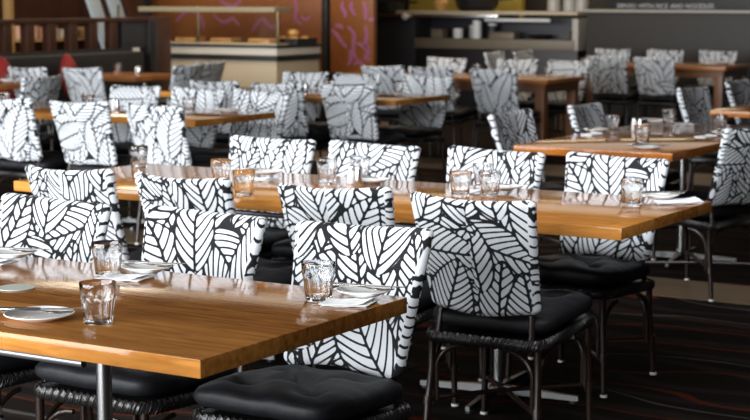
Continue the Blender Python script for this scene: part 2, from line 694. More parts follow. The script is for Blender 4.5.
def rim_path(hx=.213, y0=-.225, y1=.238, r=.05, z=.385, per=10):
    pts = []
    for cx, cy, a0 in ((hx - r, y1 - r, 0), (-hx + r, y1 - r, PI / 2), (-hx + r, y0 + r, PI), (hx - r, y0 + r, 3 * PI / 2)):
        for k in range(per + 1):
            a = a0 + PI / 2 * k / per
            pts.append(Vector((cx + r * math.cos(a), cy + r * math.sin(a), z)))
    pts = [p + Vector((0, 0, TILT * p.y)) for p in pts]
    # resample evenly
    L = [0]
    for i in range(len(pts)):
        L.append(L[-1] + (pts[(i + 1) % len(pts)] - pts[i]).length)
    n = 420
    out = []
    for q in range(n):
        s = L[-1] * q / n
        i = max(k for k in range(len(pts)) if L[k] <= s)
        f = (s - L[i]) / max(1e-9, L[i + 1] - L[i])
        out.append(pts[i].lerp(pts[(i + 1) % len(pts)], f))
    return out


def rim_mesh():
    """Braided wicker seat rail: three strands plaited round the frame plus a flat apron."""
    base = rim_path()
    mb = MB()
    n = len(base)
    turns = 58
    for ph in (0, 2 * PI / 3, 4 * PI / 3):
        pts = []
        for i, p in enumerate(base):
            t = (base[(i + 1) % n] - base[i - 1]).normalized()
            o = t.cross(Vector((0, 0, 1)))
            a = 2 * PI * turns * i / n + ph
            pts.append(p + o * .007 * math.cos(a) + Vector((0, 0, 1)) * (.014 * math.sin(a)))
        mb.tube(pts, .0075, 6, closed=True)
    return mb.mesh('seat_rail', M['wicker'])


def seat_mesh():
    mb = MB()
    pr = [(p.x * .97, p.y * .97) for p in rim_path()[::4]]
    mb.prism(pr, .380, .400)
    mb.v = [(x, y, z + TILT * y) for x, y, z in mb.v]
    return mb.mesh('woven_seat', M['wicker'])


LEGS = [(.195, -.205), (-.195, -.205), (.195, .222), (-.195, .222)]


def leg_mesh(x, y):
    sx, sy = (1 if x > 0 else -1), (1 if y > 0 else -1)
    mb = MB()
    ys = .03 if sy < 0 else .004
    mb.tube([(x + sx * .012, y + sy * ys, .008), (x + sx * .008, y + sy * ys * .6, .13), (x + sx * .002, y, .26), (x, y, .385 + TILT * y)], [.0112, .0118, .0122, .0130], 10)
    # bound joint
    mb.tube([(x + sx * .0085, y + sy * ys * .55, .135), (x + sx * .0065, y + sy * ys * .45, .165)], [.0165, .0165], 10)
    return mb.mesh('leg', M['rattan'])


def glide_mesh(x, y):
    sx, sy = (1 if x > 0 else -1), (1 if y > 0 else -1)
    ys = .03 if sy < 0 else .004
    return MB().lathe([(.010, 0), (.014, .002), (.014, .010), (.008, .012)], 12, (x + sx * .012, y + sy * ys, 0)).mesh('glide', M['glide'])


def brace_mesh(x, y, along):
    sx, sy = (1 if x > 0 else -1), (1 if y > 0 else -1)
    pts = []
    for k in range(13):
        f = k / 12
        if f < .4:
            off, z = .018, .15 + .11 * f / .4
        else:
            a = (f - .4) / .6 * PI / 2
            off, z = .018 + .11 * (1 - math.cos(a)), .26 + .09 * math.sin(a)
        ys = 0
        if along == 'x':
            pts.append((x - sx * off, y, z))
        else:
            pts.append((x, y - sy * off, z))
    return MB().tube(pts, .0075, 8).mesh('brace', M['rattan'])


def stretcher_mesh(s):
    return MB().tube([(-s * .188, -.205, .150 + .008 * s), (0, .008, .155 + .008 * s), (s * .188, .215, .150 + .008 * s)], .0085, 8).mesh('stretcher', M['rattan'])


def post_mesh(s):
    return MB().tube([(s * .175, -.214, .36), (s * .172, -.203, .40), (s * .168, -.190, .47)], .011, 8).mesh('back_post', M['rattan'])


CH = dict(cushion=cushion_mesh(), rail=rim_mesh(), seat=seat_mesh(), legs=[leg_mesh(*l) for l in LEGS], glides=[glide_mesh(*l) for l in LEGS],
          braces=[brace_mesh(x, y, a) for x, y in LEGS for a in 'xy'], str=[stretcher_mesh(s) for s in (-1, 1)], posts=[post_mesh(s) for s in (-1, 1)])


def chair(variant, x, y, rz, label, group, full=True):
    x, y = x + .05 * math.sin(rz), y - .05 * math.cos(rz)
    t = thing('dining_chair', label, 'chair', (x, y, 0), rz, group)
    c = link('slipcover', COVERS[variant % len(COVERS)], t)
    c['label'] = 'white padded backrest cover printed with black leaf outlines'
    link('cushion', CH['cushion'], t)
    link('seat_rail', CH['rail'], t)
    link('seat', CH['seat'], t)
    for k in range(4):
        lg = link('leg', CH['legs'][k], t)
        if full:
            link('glide', CH['glides'][k], lg)
    for k in range(2):
        link('back_post', CH['posts'][k], t)
    if full:
        for b in CH['braces']:
            link('brace', b, t)
        for b in CH['str']:
            link('stretcher', b, t)
    return t


UP, DOWN, RIGHT, LEFT = 0, PI, -PI / 2, PI / 2      # the way the sitter faces: away, towards camera, to the right (+X), to the left (-X)
NEAR = 'leaf print chairs around the front tables'
SIDE = 'leaf print chairs around the right hand tables'
MIDG = 'leaf print chairs around the left middle table'
FARG = 'leaf print chairs in the blurred back rows'
CHAIRS = [
    # nearest table
    (1, -3.665, 3.685, DOWN + .01, 'leaf print chair at far side of nearest table, at left edge of the photo', NEAR, True),
    (0, -3.080, 3.690, DOWN - .02, 'middle leaf print chair at far side of nearest table, seat behind the steel post', NEAR, True),
    (2, -2.505, 3.685, DOWN, 'leaf print chair at right end of nearest table, black tufted seat in front', NEAR, True),
    (3, -2.405, 2.565, UP, 'chair showing only a white sliver of back at bottom left corner of the photo', NEAR, True),
    # second table, near side, backs to camera
    (4, -4.285, 5.165, UP - .05, 'leaf print chair with back to camera, leftmost at near side of second table', NEAR, True),
    (5, -3.740, 5.165, UP - .06, 'leaf print chair with back to camera, second from left along second table', NEAR, True),
    (6, -3.130, 5.185, UP + .04, 'back to camera leaf print chair, second from right along near side of second table', NEAR, True),
    (3, -2.570, 5.150, UP + .03, 'leaf print chair with whole outer back and rattan legs in view, at second table', NEAR, True),
    # second table, far side
    (5, -4.370, 5.935, DOWN + .05, 'leaf print chair facing camera, leftmost at far side of second table', NEAR, True),
    (1, -3.825, 5.935, DOWN + .05, 'leaf print chair facing camera at second table, behind salt and pepper', NEAR, True),
    (6, -3.245, 5.955, DOWN + .02, 'leaf print chair facing camera, third from left at far side of second table', NEAR, True),
    (0, -2.715, 5.965, DOWN - .03, 'leaf print chair facing camera at right end of second table, seat below tabletop', NEAR, True),
    # right-hand table
    (2, -3.875, 8.345, RIGHT - .06, 'grey shaded leaf print chair at left front corner of right hand table', SIDE, True),
    (4, -3.790, 9.190, RIGHT + .02, 'small looking leaf print chair at left side of right hand table, behind the tall tumbler', SIDE, True),
    (5, -3.085, 8.190, LEFT - .28, 'leaf print chair with outer back to the right, cut by right edge of the photo', SIDE, True),
    (1, -3.900, 11.200, RIGHT - .1, 'dark shaded leaf print chair behind far end of right hand table', SIDE, True),
    (3, -3.930, 12.250, RIGHT, 'dark leaf print chair at right edge of photo, behind the table there', SIDE, True),
    # left middle table
    (6, -7.520, 8.170, UP + .03, 'leaf print chair with back to camera at left edge of photo, left middle table', MIDG, True),
    (0, -6.930, 8.190, UP + .05, 'bluish leaf print chair with back to camera, middle one along left middle table', MIDG, True),
    (2, -6.320, 8.190, UP - .03, 'bluish leaf print chair with back to camera, nearest right corner of left middle table', MIDG, True),
    (3, -7.700, 8.985, DOWN, 'leaf print chair facing camera behind left middle table, behind the orange lit shaker', MIDG, True),
    (4, -7.130, 8.985, DOWN + .03, 'leaf print chair facing camera, middle of far side of left middle table', MIDG, True),
    (1, -6.595, 8.985, DOWN + .02, 'leaf print chair facing camera at right end of left middle table', MIDG, True),
    # table behind it
    (5, -7.650, 10.55, UP, 'leaf print chair whose small top edge shows above right end of left middle table', FARG, False),
    (6, -7.085, 10.56, UP + .02, 'leaf print chair with back to camera in centre, left of the brightest one', FARG, False),
    (0, -6.500, 10.58, UP + .05, 'brightest leaf print chair with back to camera in centre of room, before a tabletop corner', FARG, False),
    (2, -7.830, 11.36, DOWN, 'leaf print chair facing camera, top edge just above the left central chair', FARG, False),
    (3, -7.330, 11.37, DOWN, 'leaf print chair facing camera, top edge just above the brightest central chair', FARG, False),
    (4, -6.665, 11.37, DOWN, 'leaf print chair facing camera behind right end of third table, tabletop edge crossing it', FARG, False),
    # fourth row
    (1, -7.920, 13.45, UP, 'bluish leaf print chair with back to camera before dark kitchen wall, left of centre', FARG, False),
    (5, -7.430, 13.47, UP, 'bluish leaf print chair with back to camera, just behind right end of third table', FARG, False),
    (6, -6.800, 13.45, UP + .03, 'bluish leaf print chair with back to camera, right of the central table', FARG, False),
    (0, -8.330, 14.70, DOWN, 'leaf print chair facing camera, top edge just under the kitchen serving shelf', FARG, False),
    (2, -7.530, 14.70, DOWN, 'leaf print chair facing camera behind largest far row chair, shaker before it', FARG, False),
    (3, -6.990, 14.74, DOWN, 'leaf print chair facing camera behind corner of fourth table, tumbler before it', FARG, False),
    # last row by the kitchen
    (4, -7.150, 16.72, UP, 'leaf print chair with back to camera before the charcoal counter, left one of the pair', FARG, False),
    (1, -6.620, 16.72, UP, 'leaf print chair with back to camera before the charcoal counter, right one of the pair', FARG, False),
    (5, -7.980, 18.10, DOWN, 'warm lit chair top edge against the charcoal counter, left of three', FARG, False),
    (6, -7.320, 18.10, DOWN, 'warm lit chair top edge against the charcoal counter, middle of three', FARG, False),
    (0, -6.680, 18.10, DOWN, 'warm lit chair top edge against the charcoal counter, right of three', FARG, False),
    (2, -8.350, 16.80, RIGHT, 'tan lit chair at left end of the last table, left one of two', FARG, False),
    (3, -8.250, 17.32, RIGHT, 'tan lit chair at left end of the last table, right one of two', FARG, False),
    # by the black bench, far left
    (4, -9.590, 10.05, LEFT, 'dark shaded chair at far left, in front of a red cushion, outer back to camera', FARG, False),
    (5, -10.47, 11.55, UP, 'chair at far left, pale top edge showing above the dark shaded chair', FARG, False),
    (1, -10.00, 11.74, UP, 'bluish grey chair at far left, just right of the upright red cushion', FARG, False),
    (6, -9.98, 12.45, LEFT, 'dark grey chair before the cream food counter, right of the bench table', FARG, False),
    (0, -10.16, 13.02, LEFT, 'paler chair before the cream food counter, partly behind the dark grey one', FARG, False),
]
for a in CHAIRS:
    chair(*a)

# ------------------------------------------------------------------ tables


def rounded_slab(x0, x1, y0, y1, z0, z1):
    return MB().box(x0, x1, y0, y1, z0, z1, .0035)


def pedestal(t, x, y, parent_group=None):
    """Steel pole with a four-armed floor base, parts of table t (local coordinates)."""
    MB().tube([(x, y, .02), (x, y, .7)], .020, 20).build('pole', M['steel'], t)
    MB().box(x - .16, x + .16, y - .16, y + .16, .693, .709, .003).build('mounting_plate', M['black_steel'], t)
    base = MB().lathe([(.045, .012), (.045, .03), (.024, .05)], 16, (x, y, 0))
    base.build('base_hub', M['base_steel'], t)
    for k in range(4):
        a = k * PI / 2 + .12
        ca, sa = math.cos(a), math.sin(a)
        arm = MB()
        p = [(.03, .020, .016), (.32, .011, .009)]
        vs = []
        for r, w, h in p:
            for s, z in ((-1, .012), (1, .012), (1, .012 + 2 * h), (-1, .012 + 2 * h)):
                vs.append((x + r * ca - s * w * sa / 1.4, y + r * sa + s * w * ca / 1.4, z))
        arm.add(vs, [(0, 1, 2, 3)[::-1], (4, 5, 6, 7), (0, 1, 5, 4), (1, 2, 6, 5), (2, 3, 7, 6), (3, 0, 4, 7)])
        ao = arm.build('base_arm', M['base_steel'], t)
        MB().lathe([(.012, 0), (.016, .003), (.016, .012)], 10, (x + .30 * ca, y + .30 * sa, 0)).build('foot', M['black_steel'], ao)


def table(x0, x1, y0, y1, mat, label, peds=(), beam=None, legs=False, thick=.042):
    cx, cy = (x0 + x1) / 2, (y0 + y1) / 2
    hx, hy = (x1 - x0) / 2, (y1 - y0) / 2
    t = thing('dining_table', label, 'table', (cx, cy, 0), 0, 'timber dining tables')
    rounded_slab(-hx, hx, -hy, hy, .75 - thick, .75).build('tabletop', mat, t)
    for px, py in peds:
        pedestal(t, px - cx, py - cy)
    if beam:
        (ax, ay), (bx, by) = beam
        for sy in (-1, 1):
            MB().tube([(ax - cx, sy * (hy - .06), .687), (bx - cx, sy * (hy - .06), .687)], .010, 14).build('under_rail', M['satin'], t)
    if legs:
        w = .045
        for sx in (-1, 1):
            for sy in (-1, 1):
                MB().box(sx * (hx - .09) - w, sx * (hx - .09) + w, sy * (hy - .08) - w, sy * (hy - .08) + w, 0, .66, .004).build('leg', M['leg_wood'], t)
        fr = MB()
        for sy in (-1, 1):
            fr.box(-hx + .05, hx - .05, sy * (hy - .05) - .012, sy * (hy - .05) + .012, .63, .75 - thick)
        for sx in (-1, 1):
            fr.box(sx * (hx - .05) - .012, sx * (hx - .05) + .012, -hy + .05, hy - .05, .63, .75 - thick)
        fr.build('apron', M['leg_wood'], t)
    return t


table(-4.60, -2.15, 2.805, 3.68, M['table'], 'nearest honey timber dining table on a steel post, at lower left', [(-2.785, 3.23), (-4.05, 3.23)], ((-4.25, 3.23), (-2.53, 3.23)))
table(-4.91, -2.185, 5.15, 6.01, M['table'], 'second long honey timber dining table across the middle of the photo', [(-2.87, 5.60), (-4.25, 5.60)], ((-4.25, 5.60), (-2.87, 5.60)))
table(-3.88, -3.015, 7.72, 9.60, M['table_y'], 'honey timber dining table at right with salt and pepper in its middle', [(-3.48, 9.08)])
table(-8.60, -6.30, 8.20, 9.06, M['table'], 'timber dining table at left in third row, back to camera chairs before it', [(-6.95, 8.63), (-8.0, 8.63)])
table(-8.45, -6.24, 10.50, 11.32, M['table'], 'timber dining table in centre, behind the two bright central chairs', [(-6.9, 10.9), (-7.8, 10.9)])
table(-8.75, -6.54, 13.66, 14.48, M['table_dark'], 'timber dining table with square timber legs right of centre, before the kitchen', legs=True)
table(-8.05, -6.08, 17.02, 17.88, M['table_dark'], 'farthest timber dining table with square legs beside the charcoal counter', legs=True)
table(-3.93, -3.0, 10.72, 12.75, M['table_y'], 'timber dining table cut by the right edge of the photo', [(-3.46, 11.2), (-3.46, 12.3)])
table(-10.95, -10.12, 10.38, 11.04, M['table_dark'], 'timber table at far left edge before the black bench', [(-10.55, 10.72)])
table(-10.80, -10.00, 12.12, 12.88, M['table_dark'], 'timber bench table with a steel post beside the room divider', [(-10.2, 12.5)])

# ------------------------------------------------------------------ table settings
TZ = .75


def tumbler_mesh():
    n = 120
    fac = 10

    def facet(a, z):
        # scooped flutes round the lower body that end in arches under the plain rim
        c = abs(math.cos(fac * a / 2))
        top = .052 + .012 * (1 - (1 - c) ** 2)
        k = max(0, min(1, (top - z) / .006)) * max(0, min(1, (z - .006) / .006))
        return 1 - k * .075 * c ** .8
    prof_o = [(.0330, 0), (.0345, .003), (.0350, .008), (.0356, .014), (.0364, .022), (.0375, .032), (.0386, .042), (.0396, .050), (.0402, .055), (.0407, .059), (.0412, .063), (.0417, .068), (.0427, .080), (.0440, .0965)]
    prof_i = [(.0436, .0975), (.0429, .096), (.0410, .074), (.0385, .060), (.0345, .040), (.0318, .018), (.0295, .011), (.001, .010)]
    mb = MB()
    vs = []
    P = [(r, z, True) for r, z in prof_o] + [(r, z, False) for r, z in prof_i]
    for r, z, out in P:
        for k in range(n):
            a = 2 * PI * k / n
            q = r * (facet(a, z) if out else 1)
            vs.append((q * math.cos(a), q * math.sin(a), z))
    fs = []
    for i in range(len(P) - 1):
        for k in range(n):
            fs.append((i * n + k, i * n + (k + 1) % n, (i + 1) * n + (k + 1) % n, (i + 1) * n + k))
    fs.append(tuple(range(n))[::-1])
    fs.append(tuple((len(P) - 1) * n + k for k in range(n)))
    mb.add(vs, fs, True)
    return mb.mesh('tumbler', M['glass'])


def plate_mesh(r=.08):
    k = r / .08
    prof = [(.045 * k, 0), (.050 * k, .003), (.066 * k, .008), (.080 * k, .014), (.0805 * k, .0155), (.079 * k, .0165), (.066 * k, .011), (.052 * k, .0065), (.0, .0060)]
    return MB().lathe(prof[:-1] + [(.001, .006)], 40).mesh('side_plate', M['china'])


def fork_mesh():
    mb = MB()
    # handle
    P = []
    for i in range(15):
        f = i / 14
        w = .0035 + .004 * (1 - f) ** 2 if f < .8 else .0035 + .0075 * ((f - .8) / .2)
        P.append((-.10 + .135 * f, w, .004 + .004 * math.sin(f * PI)))
    top = [[(x, -w, z + .0012), (x, 0, z + .002), (x, w, z + .0012)] for x, w, z in P]
    bot = [[(x, w, z - .0008), (x, 0, z - .0012), (x, -w, z - .0008)] for x, w, z in P]
    rows = [t + b for t, b in zip(top, bot)]
    vs = [p for r in rows for p in r]
    fs = []
    for i in range(len(rows) - 1):
        for k in range(6):
            fs.append((i * 6 + k, (i + 1) * 6 + k, (i + 1) * 6 + (k + 1) % 6, i * 6 + (k + 1) % 6))
    fs += [tuple(range(6)), tuple((len(rows) - 1) * 6 + k for k in range(6))[::-1]]
    mb.add(vs, fs, True)
    for q in range(4):
        y = -.0085 + q * .0057
        mb.tube([(.034, y * .8, .0045), (.055, y, .003), (.085, y * .95, .006)], [.0021, .0019, .0010], 6)
    mb.box(.030, .042, -.0105, .0105, .0033, .0055, .0008)
    return mb.mesh('fork', M['cutlery'])


def knife_mesh():
    mb = MB()
    mb.tube([(-.105, 0, .005), (-.10, 0, .005), (-.05, 0, .005), (-.012, 0, .005), (0, 0, .005)], [.0035, .0058, .0052, .0042, .0036], 10)
    poly = [(0, -.004), (.05, -.0085), (.09, -.0085), (.108, -.002), (.106, .004), (.05, .0055), (0, .004)]
    mb.prism(poly, .0042, .0058)
    return mb.mesh('knife', M['cutlery'])


def napkin_mesh(w=.115, d=.085):
    """Paper napkin folded to a rectangle with one flap turned to a point."""
    mb = MB()
    a = []
    nx, ny = 12, 8
    for lay, (z, sk) in enumerate(((.001, 0), (.0032, .006), (.0054, -.005))):
        P = []
        for i in range(nx + 1):
            row = []
            for j in range(ny + 1):
                x, y = (i / nx - .5) * w, (j / ny - .5) * d
                x += sk + .02 * (j / ny)
                lift = .006 * max(0, i / nx - .7) / .3 * (lay / 2) + .0015 * math.sin(i * .9 + lay)
                row.append((x, y + sk * .5, z + max(0, lift)))
            P.append(row)
        lo = [[(x, y, z - .0012) for x, y, z in r] for r in P]
        vs = [p for r in P for p in r] + [p for r in lo for p in r]
        m_, q = nx + 1, ny + 1
        fs = []
        for i in range(nx):
            for j in range(ny):
                fs.append((i * q + j, (i + 1) * q + j, (i + 1) * q + j + 1, i * q + j + 1))
                k = m_ * q
                fs.append((k + i * q + j, k + i * q + j + 1, k + (i + 1) * q + j + 1, k + (i + 1) * q + j))
        k = m_ * q
        for i in range(nx):
            fs.append((i * q, k + i * q, k + (i + 1) * q, (i + 1) * q))
            fs.append((i * q + ny, (i + 1) * q + ny, k + (i + 1) * q + ny, k + i * q + ny))
        for j in range(ny):
            fs.append((j, j + 1, k + j + 1, k + j))
            fs.append((nx * q + j, k + nx * q + j, k + nx * q + j + 1, nx * q + j + 1))
        mb.add(vs, fs)
    return mb.mesh('napkin', M['paper'])


ME = dict(tumbler=tumbler_mesh(), plate=plate_mesh(), fork=fork_mesh(), knife=knife_mesh(), napkin=napkin_mesh())


def put(kind, name, cat, x, y, z, rz, label, group, tilt=0.0):
    o = link(name, ME[kind], None, (x, y, z))
    o.rotation_euler = (0, tilt, rz)
    return tag(o, label, cat, group)


def tumbler(x, y, where, z=TZ + .0005):
    return put('tumbler', 'tumbler', 'glass', x, y, z, random.uniform(0, 1), 'clear faceted tumbler ' + where, 'clear tumblers on the dining tables')


def setting(px, py, rz, where, nap=None, nap_rz=0.0, k_off=(0, .018), f_off=(0, -.016), cut_rz=None, cutlery=True, size=.88, nap_size=1.0):
    """Side plate with a knife and fork across it, and a folded napkin beside or under them."""
    up = .0085 if nap else 0
    o = put('plate', 'side_plate', 'plate', px, py, TZ + .0005 + up, 0, 'round white side plate ' + where, 'white side plates')
    o.scale = (size, size, 1)
    if nap:
        o = put('napkin', 'napkin', 'napkin', nap[0], nap[1], TZ + .0008, nap_rz, 'folded white paper napkin ' + where, 'folded paper napkins')
        o.scale = (nap_size, nap_size, 1)
    if cutlery:
        a = cut_rz if cut_rz is not None else rz
        ca, sa = math.cos(a), math.sin(a)
        for kind, (u, v), da in (('knife', k_off, .04), ('fork', f_off, -.06)):
            put(kind, kind, kind, px + u * ca - v * sa, py + u * sa + v * ca, TZ + .0168 + up, a + da,
                'steel %s across the plate %s' % (kind, where), 'steel knives and forks')


# nearest table
setting(-2.755, 2.965, 0, 'at near edge of nearest table, left of the front tumbler', cut_rz=.55, size=1.05)
tumbler(-2.605, 3.005, 'at near edge of nearest table, beside the plate with cutlery')
tumbler(-3.005, 3.510, 'at far side of nearest table, left of centre, behind the front tumbler')
setting(-2.945, 3.605, 0, 'on nearest table in front of the middle far chair', (-2.955, 3.515), .35, cut_rz=.35)
setting(-3.45, 3.605, 0, 'on nearest table at left edge of the photo', (-3.46, 3.515), .35, cut_rz=.35)
tumbler(-2.322, 3.525, 'at right end of nearest table, before the end chair')
setting(-2.235, 3.605, 0, 'at far right corner of nearest table', (-2.235, 3.515), .45, cut_rz=.3)
o = MB().lathe([(.048, 0), (.050, .001), (.050, .003), (.001, .0035)], 40).build('coaster', M['frosted'], None, (-3.10, 3.25, TZ + .0004))
tag(o, 'pale round disc lying flat in the middle of nearest table', 'coaster')
# second table
setting(-2.36, 5.93, 0, 'at right end of second table, half under its napkin', (-2.295, 5.90), .75, cut_rz=.6, nap_size=1.5)
tumbler(-2.385, 5.715, 'at right end of second table, beside the large napkin')
setting(-2.99, 5.855, 0, 'on second table before the third far chair', (-3.10, 5.78), .2, cut_rz=.35)
tumbler(-3.125, 5.95, 'on second table before the third far chair')
tumbler(-3.06, 5.64, 'on second table, top just above the back of the large rear-facing chair')
tumbler(-2.965, 5.70, 'on second table, right neighbour of the one above the large rear-facing chair')
setting(-3.60, 5.865, 0, 'on second table, right of the shakers', cut_rz=.3)
tumbler(-3.775, 5.80, 'on second table, just left of salt and pepper')
tumbler(-3.70, 5.94, 'on second table, behind salt and pepper')
setting(-4.11, 5.84, 0, 'on second table before leftmost far chair', (-4.05, 5.70), .25, cut_rz=.3)
tumbler(-3.79, 5.235, 'near front edge of second table, between two rear-facing chairs')
tumbler(-4.12, 5.53, 'on second table behind the one at the front edge')
tumbler(-5.02 + .22, 5.83, 'at left end of second table, behind the leftmost rear-facing chair')
setting(-3.49, 5.25, 0, 'at near edge of second table, left of a rear-facing chair', cutlery=False)
# right-hand table
setting(-3.82, 8.62, PI / 2, 'at left side of right hand table', (-3.79, 8.48), 1.4, cut_rz=1.7)
tumbler(-3.76, 8.70, 'at left side of right hand table, beside the small looking chair')
setting(-3.20, 7.86, 0, 'at front right corner of right hand table', cut_rz=.3)
tumbler(-3.335, 8.11, 'at front of right hand table, before salt and pepper')
setting(-3.14, 8.80, PI / 2, 'at right side of right hand table', (-3.20, 8.66), 1.3, cut_rz=1.7)
tumbler(-3.25, 9.02, 'at right side of right hand table, before the dark shaded chair')
setting(-3.76, 9.40, 0, 'at far end of right hand table', (-3.62, 9.46), .2, cut_rz=.2)
tumbler(-3.66, 9.30, 'at far end of right hand table')
# left middle table and others
tumbler(-7.52, 8.62, 'on left middle table, between the two bluish chairs and behind them')
tumbler(-8.22, 8.55, 'at left edge of the photo on left middle table')
setting(-8.05, 8.36, 0, 'at left on left middle table, near its front edge', cut_rz=.3)
setting(-7.00, 8.90, 0, 'at far side of left middle table', cut_rz=.3)
setting(-6.52, 8.86, 0, 'at right end of left middle table', cut_rz=.3)
tumbler(-6.75, 8.72, 'on left middle table near its right end')
tumbler(-7.20, 11.10, 'on the central table, behind the left central chair')
tumbler(-6.63, 11.20, 'at right end of the central table')
tumbler(-7.62, 14.35, 'on the fourth row table beside the shaker')
tumbler(-6.87, 14.38, 'at right end of the fourth row table')
setting(-6.72, 14.28, 0, 'at right corner of the fourth row table', cut_rz=.3)
setting(-7.9, 17.6, 0, 'at left end of the farthest table', (-7.72, 17.45), .2, cut_rz=.3)
setting(-6.35, 17.7, 0, 'at right end of the farthest table', (-6.5, 17.72), .2, cut_rz=.3)
setting(-10.32, 10.80, 0, 'on the small table at far left edge', (-10.2, 10.95), .2, cut_rz=.3)
tumbler(-10.42, 10.92, 'on the small table at far left edge')
tumbler(-10.63, 12.62, 'at left side of the bench table')

# salt and pepper


def shaker(x, y, dark, where, h=.075):
    t = thing('pepper_shaker' if dark else 'salt_shaker', ('brushed steel pepper shaker ' if dark else 'white salt shaker ') + where, 'shaker', (x, y, TZ + .0005), 0, 'salt and pepper shakers')
    MB().lathe([(.017, 0), (.0185, .003), (.0175, h * .45), (.0155, h * .74)], 20).build('body', M['steel'] if dark else M['white'], t)
    MB().lathe([(.0160, h * .74), (.0165, h * .80), (.0155, h * .93), (.010, h), (.001, h * 1.01)], 20).build('cap', M['steel'], t)


for x, y, wh in ((-3.655, 5.80, 'in the middle of second table'), (-3.70, 8.88, 'in the middle of right hand table'), (-7.33, 8.66, 'in the middle of left middle table'),
                 (-7.02, 14.0 - .1, 'on the fourth row table'), (-10.39, 12.62, 'on the bench table'), (-7.40, 11.02, 'on the central table')):
    shaker(x, y, False, wh)
    shaker(x + .045, y - .02, True, wh)

# ------------------------------------------------------------------ far left: bench, divider, things behind it
t = thing('bench', 'long black upholstered bench against the room divider', 'bench', (-11.3, 12.0, 0))
MB().box(.0, .48, -3.0, 1.78, .12, .36, .01).build('seat_base', M['vinyl'], t)
MB().box(.0, .50, -3.0, 1.78, .36, .46, .03).build('seat_cushion', M['vinyl'], t)
MB().box(-.10, .06, -3.0, 1.78, .46, .92, .03).build('backrest', M['vinyl'], t)


def throw(x, y, z, label, tilt):
    n = 16
    P, Q = [], []
    for i in range(n + 1):
        r1, r2 = [], []
        for j in range(n + 1):
            a, b = i / n * 2 - 1, j / n * 2 - 1
            s = .175
            pin = 1 - .07 * (1 - abs(a) ** 2) * abs(b) ** 3 - .07 * (1 - abs(b) ** 2) * abs(a) ** 3
            h = .075 * ((1 - a ** 4) * (1 - b ** 4)) ** .5
            u, v = a * s * pin, b * s * pin
            uu, vv = (u - v) * .7071, (u + v) * .7071
            r1.append((h, uu, vv + .247))
            r2.append((-h, uu, vv + .247))
        P.append(r1)
        Q.append(r2[::-1])
    mb = MB()
    mb.grid(P)
    mb.grid(Q)
    o = mb.build('throw_cushion', M['red'], None, (x, y, z))
    o.rotation_euler = (0, tilt, .45)
    return tag(o, label, 'cushion', 'red throw cushions on the bench')


throw(-11.06, 12.47, .462, 'red throw cushion standing on its corner between two chairs on the bench', -.14)
throw(-11.06, 11.58, .462, 'red throw cushion on the bench at left edge of the photo', -.14)

t = thing('room_divider', 'dark timber room divider of short posts above the bench', 'divider', (-11.45, 12.0, 0))
MB().box(-.06, .04, -3.0, 1.80, 0, .95, .004).build('lower_panel', M['vinyl'], t)
MB().box(-.07, .05, -3.0, 2.42, 1.225, 1.27, .004).build('top_rail', M['rail_wood'], t)
for k in range(9):
    y = -.98 + .312 * k
    MB().box(-.06, .04, y - .05, y + .05, .95, 1.226, .003).build('post', M['rail_wood'], t)
MB().box(-.05, .03, 1.66, 2.06, .95, 1.226, .003).build('end_panel', M['charcoal'], t)
MB().box(-.08, .06, 2.06, 2.20, 0, 1.226, .003).build('corner_post', M['black'], t)
MB().box(-.08, .06, 2.20, 2.42, 0, 1.226, .003).build('end_post', M['rail_wood'], t)

# clutter seen between the posts
t = thing('shelving_unit', 'ochre timber shelving behind the room divider', 'shelf', (-14.0, 14.68, 0))
MB().box(-.05, .05, -.04, .04, 0, 2.2, .004).build('upright', M['oak'], t)
MB().box(-.25, .25, 1.9, 1.98, 0, 2.2, .004).build('upright', M['rail_wood'], t)
for z in (.55, .95):
    MB().box(-.25, .25, .04, 1.9, z, z + .035, .003).build('shelf_board', M['oak'], t)
MB().box(-.28, -.25, -.04, 1.98, 0, 2.2).build('back_board', M['rail_wood'], t)
for k, (y, w, h, m, lab) in enumerate([(14.86, .24, .15, 'pinkbox', 'salmon coloured carton on the shelving behind the divider, leftmost'),
                                       (15.20, .24, .13, 'pinkbox', 'salmon coloured carton on the shelving behind the divider, second from left'),
                                       (15.56, .20, .10, 'cream', 'cream carton on the shelving behind the divider'),
                                       (15.95, .20, .12, 'oak', 'ochre box on the shelving behind the divider, rightmost')]):
    b = thing('carton', lab, 'box', (-13.95, y, .986), 0, 'cartons on the shelving')
    MB().box(-.12, .12, -w / 2, w / 2, 0, h * .7, .004).build('carton_body', M[m], b)
    MB().box(-.125, .125, -w / 2 - .004, w / 2 + .004, h * .7, h, .004).build('lid', M[m], b)

t = thing('notice_board', 'dark board with a small teal print behind the divider', 'board', (-14.9, 16.1, 0))
MB().box(-.03, .03, -.7, .7, 0, 2.0, .005).build('board', M['black'], t)
MB().box(.03, .035, -.12, .12, 1.36, 1.62).build('print', M['teal'], t)
MB().box(.03, .035, -.12, .12, 1.29, 1.355).build('caption_strip', M['paleblue'], t)

for k, (y, lab) in enumerate([(16.13, 'pale blue board leaning behind the divider, left one'), (16.50, 'pale blue board leaning behind the divider, right one')]):
    o = MB().box(-.02, .02, -.10, .10, 0, 1.9, .006).build('leaning_board', M['paleblue'], None, (-13.4, y, .05))
    o.rotation_euler = (.44, 0, 0)
    tag(o, lab, 'board', 'pale leaning boards')
o = MB().box(-.03, .03, -.16, .16, 0, 1.7, .006).build('leaning_plank', M['rail_wood'], None, (-13.4, 16.86, .07))
o.rotation_euler = (.44, 0, 0)
tag(o, 'dark red brown board leaning between pale boards and food counter', 'board')

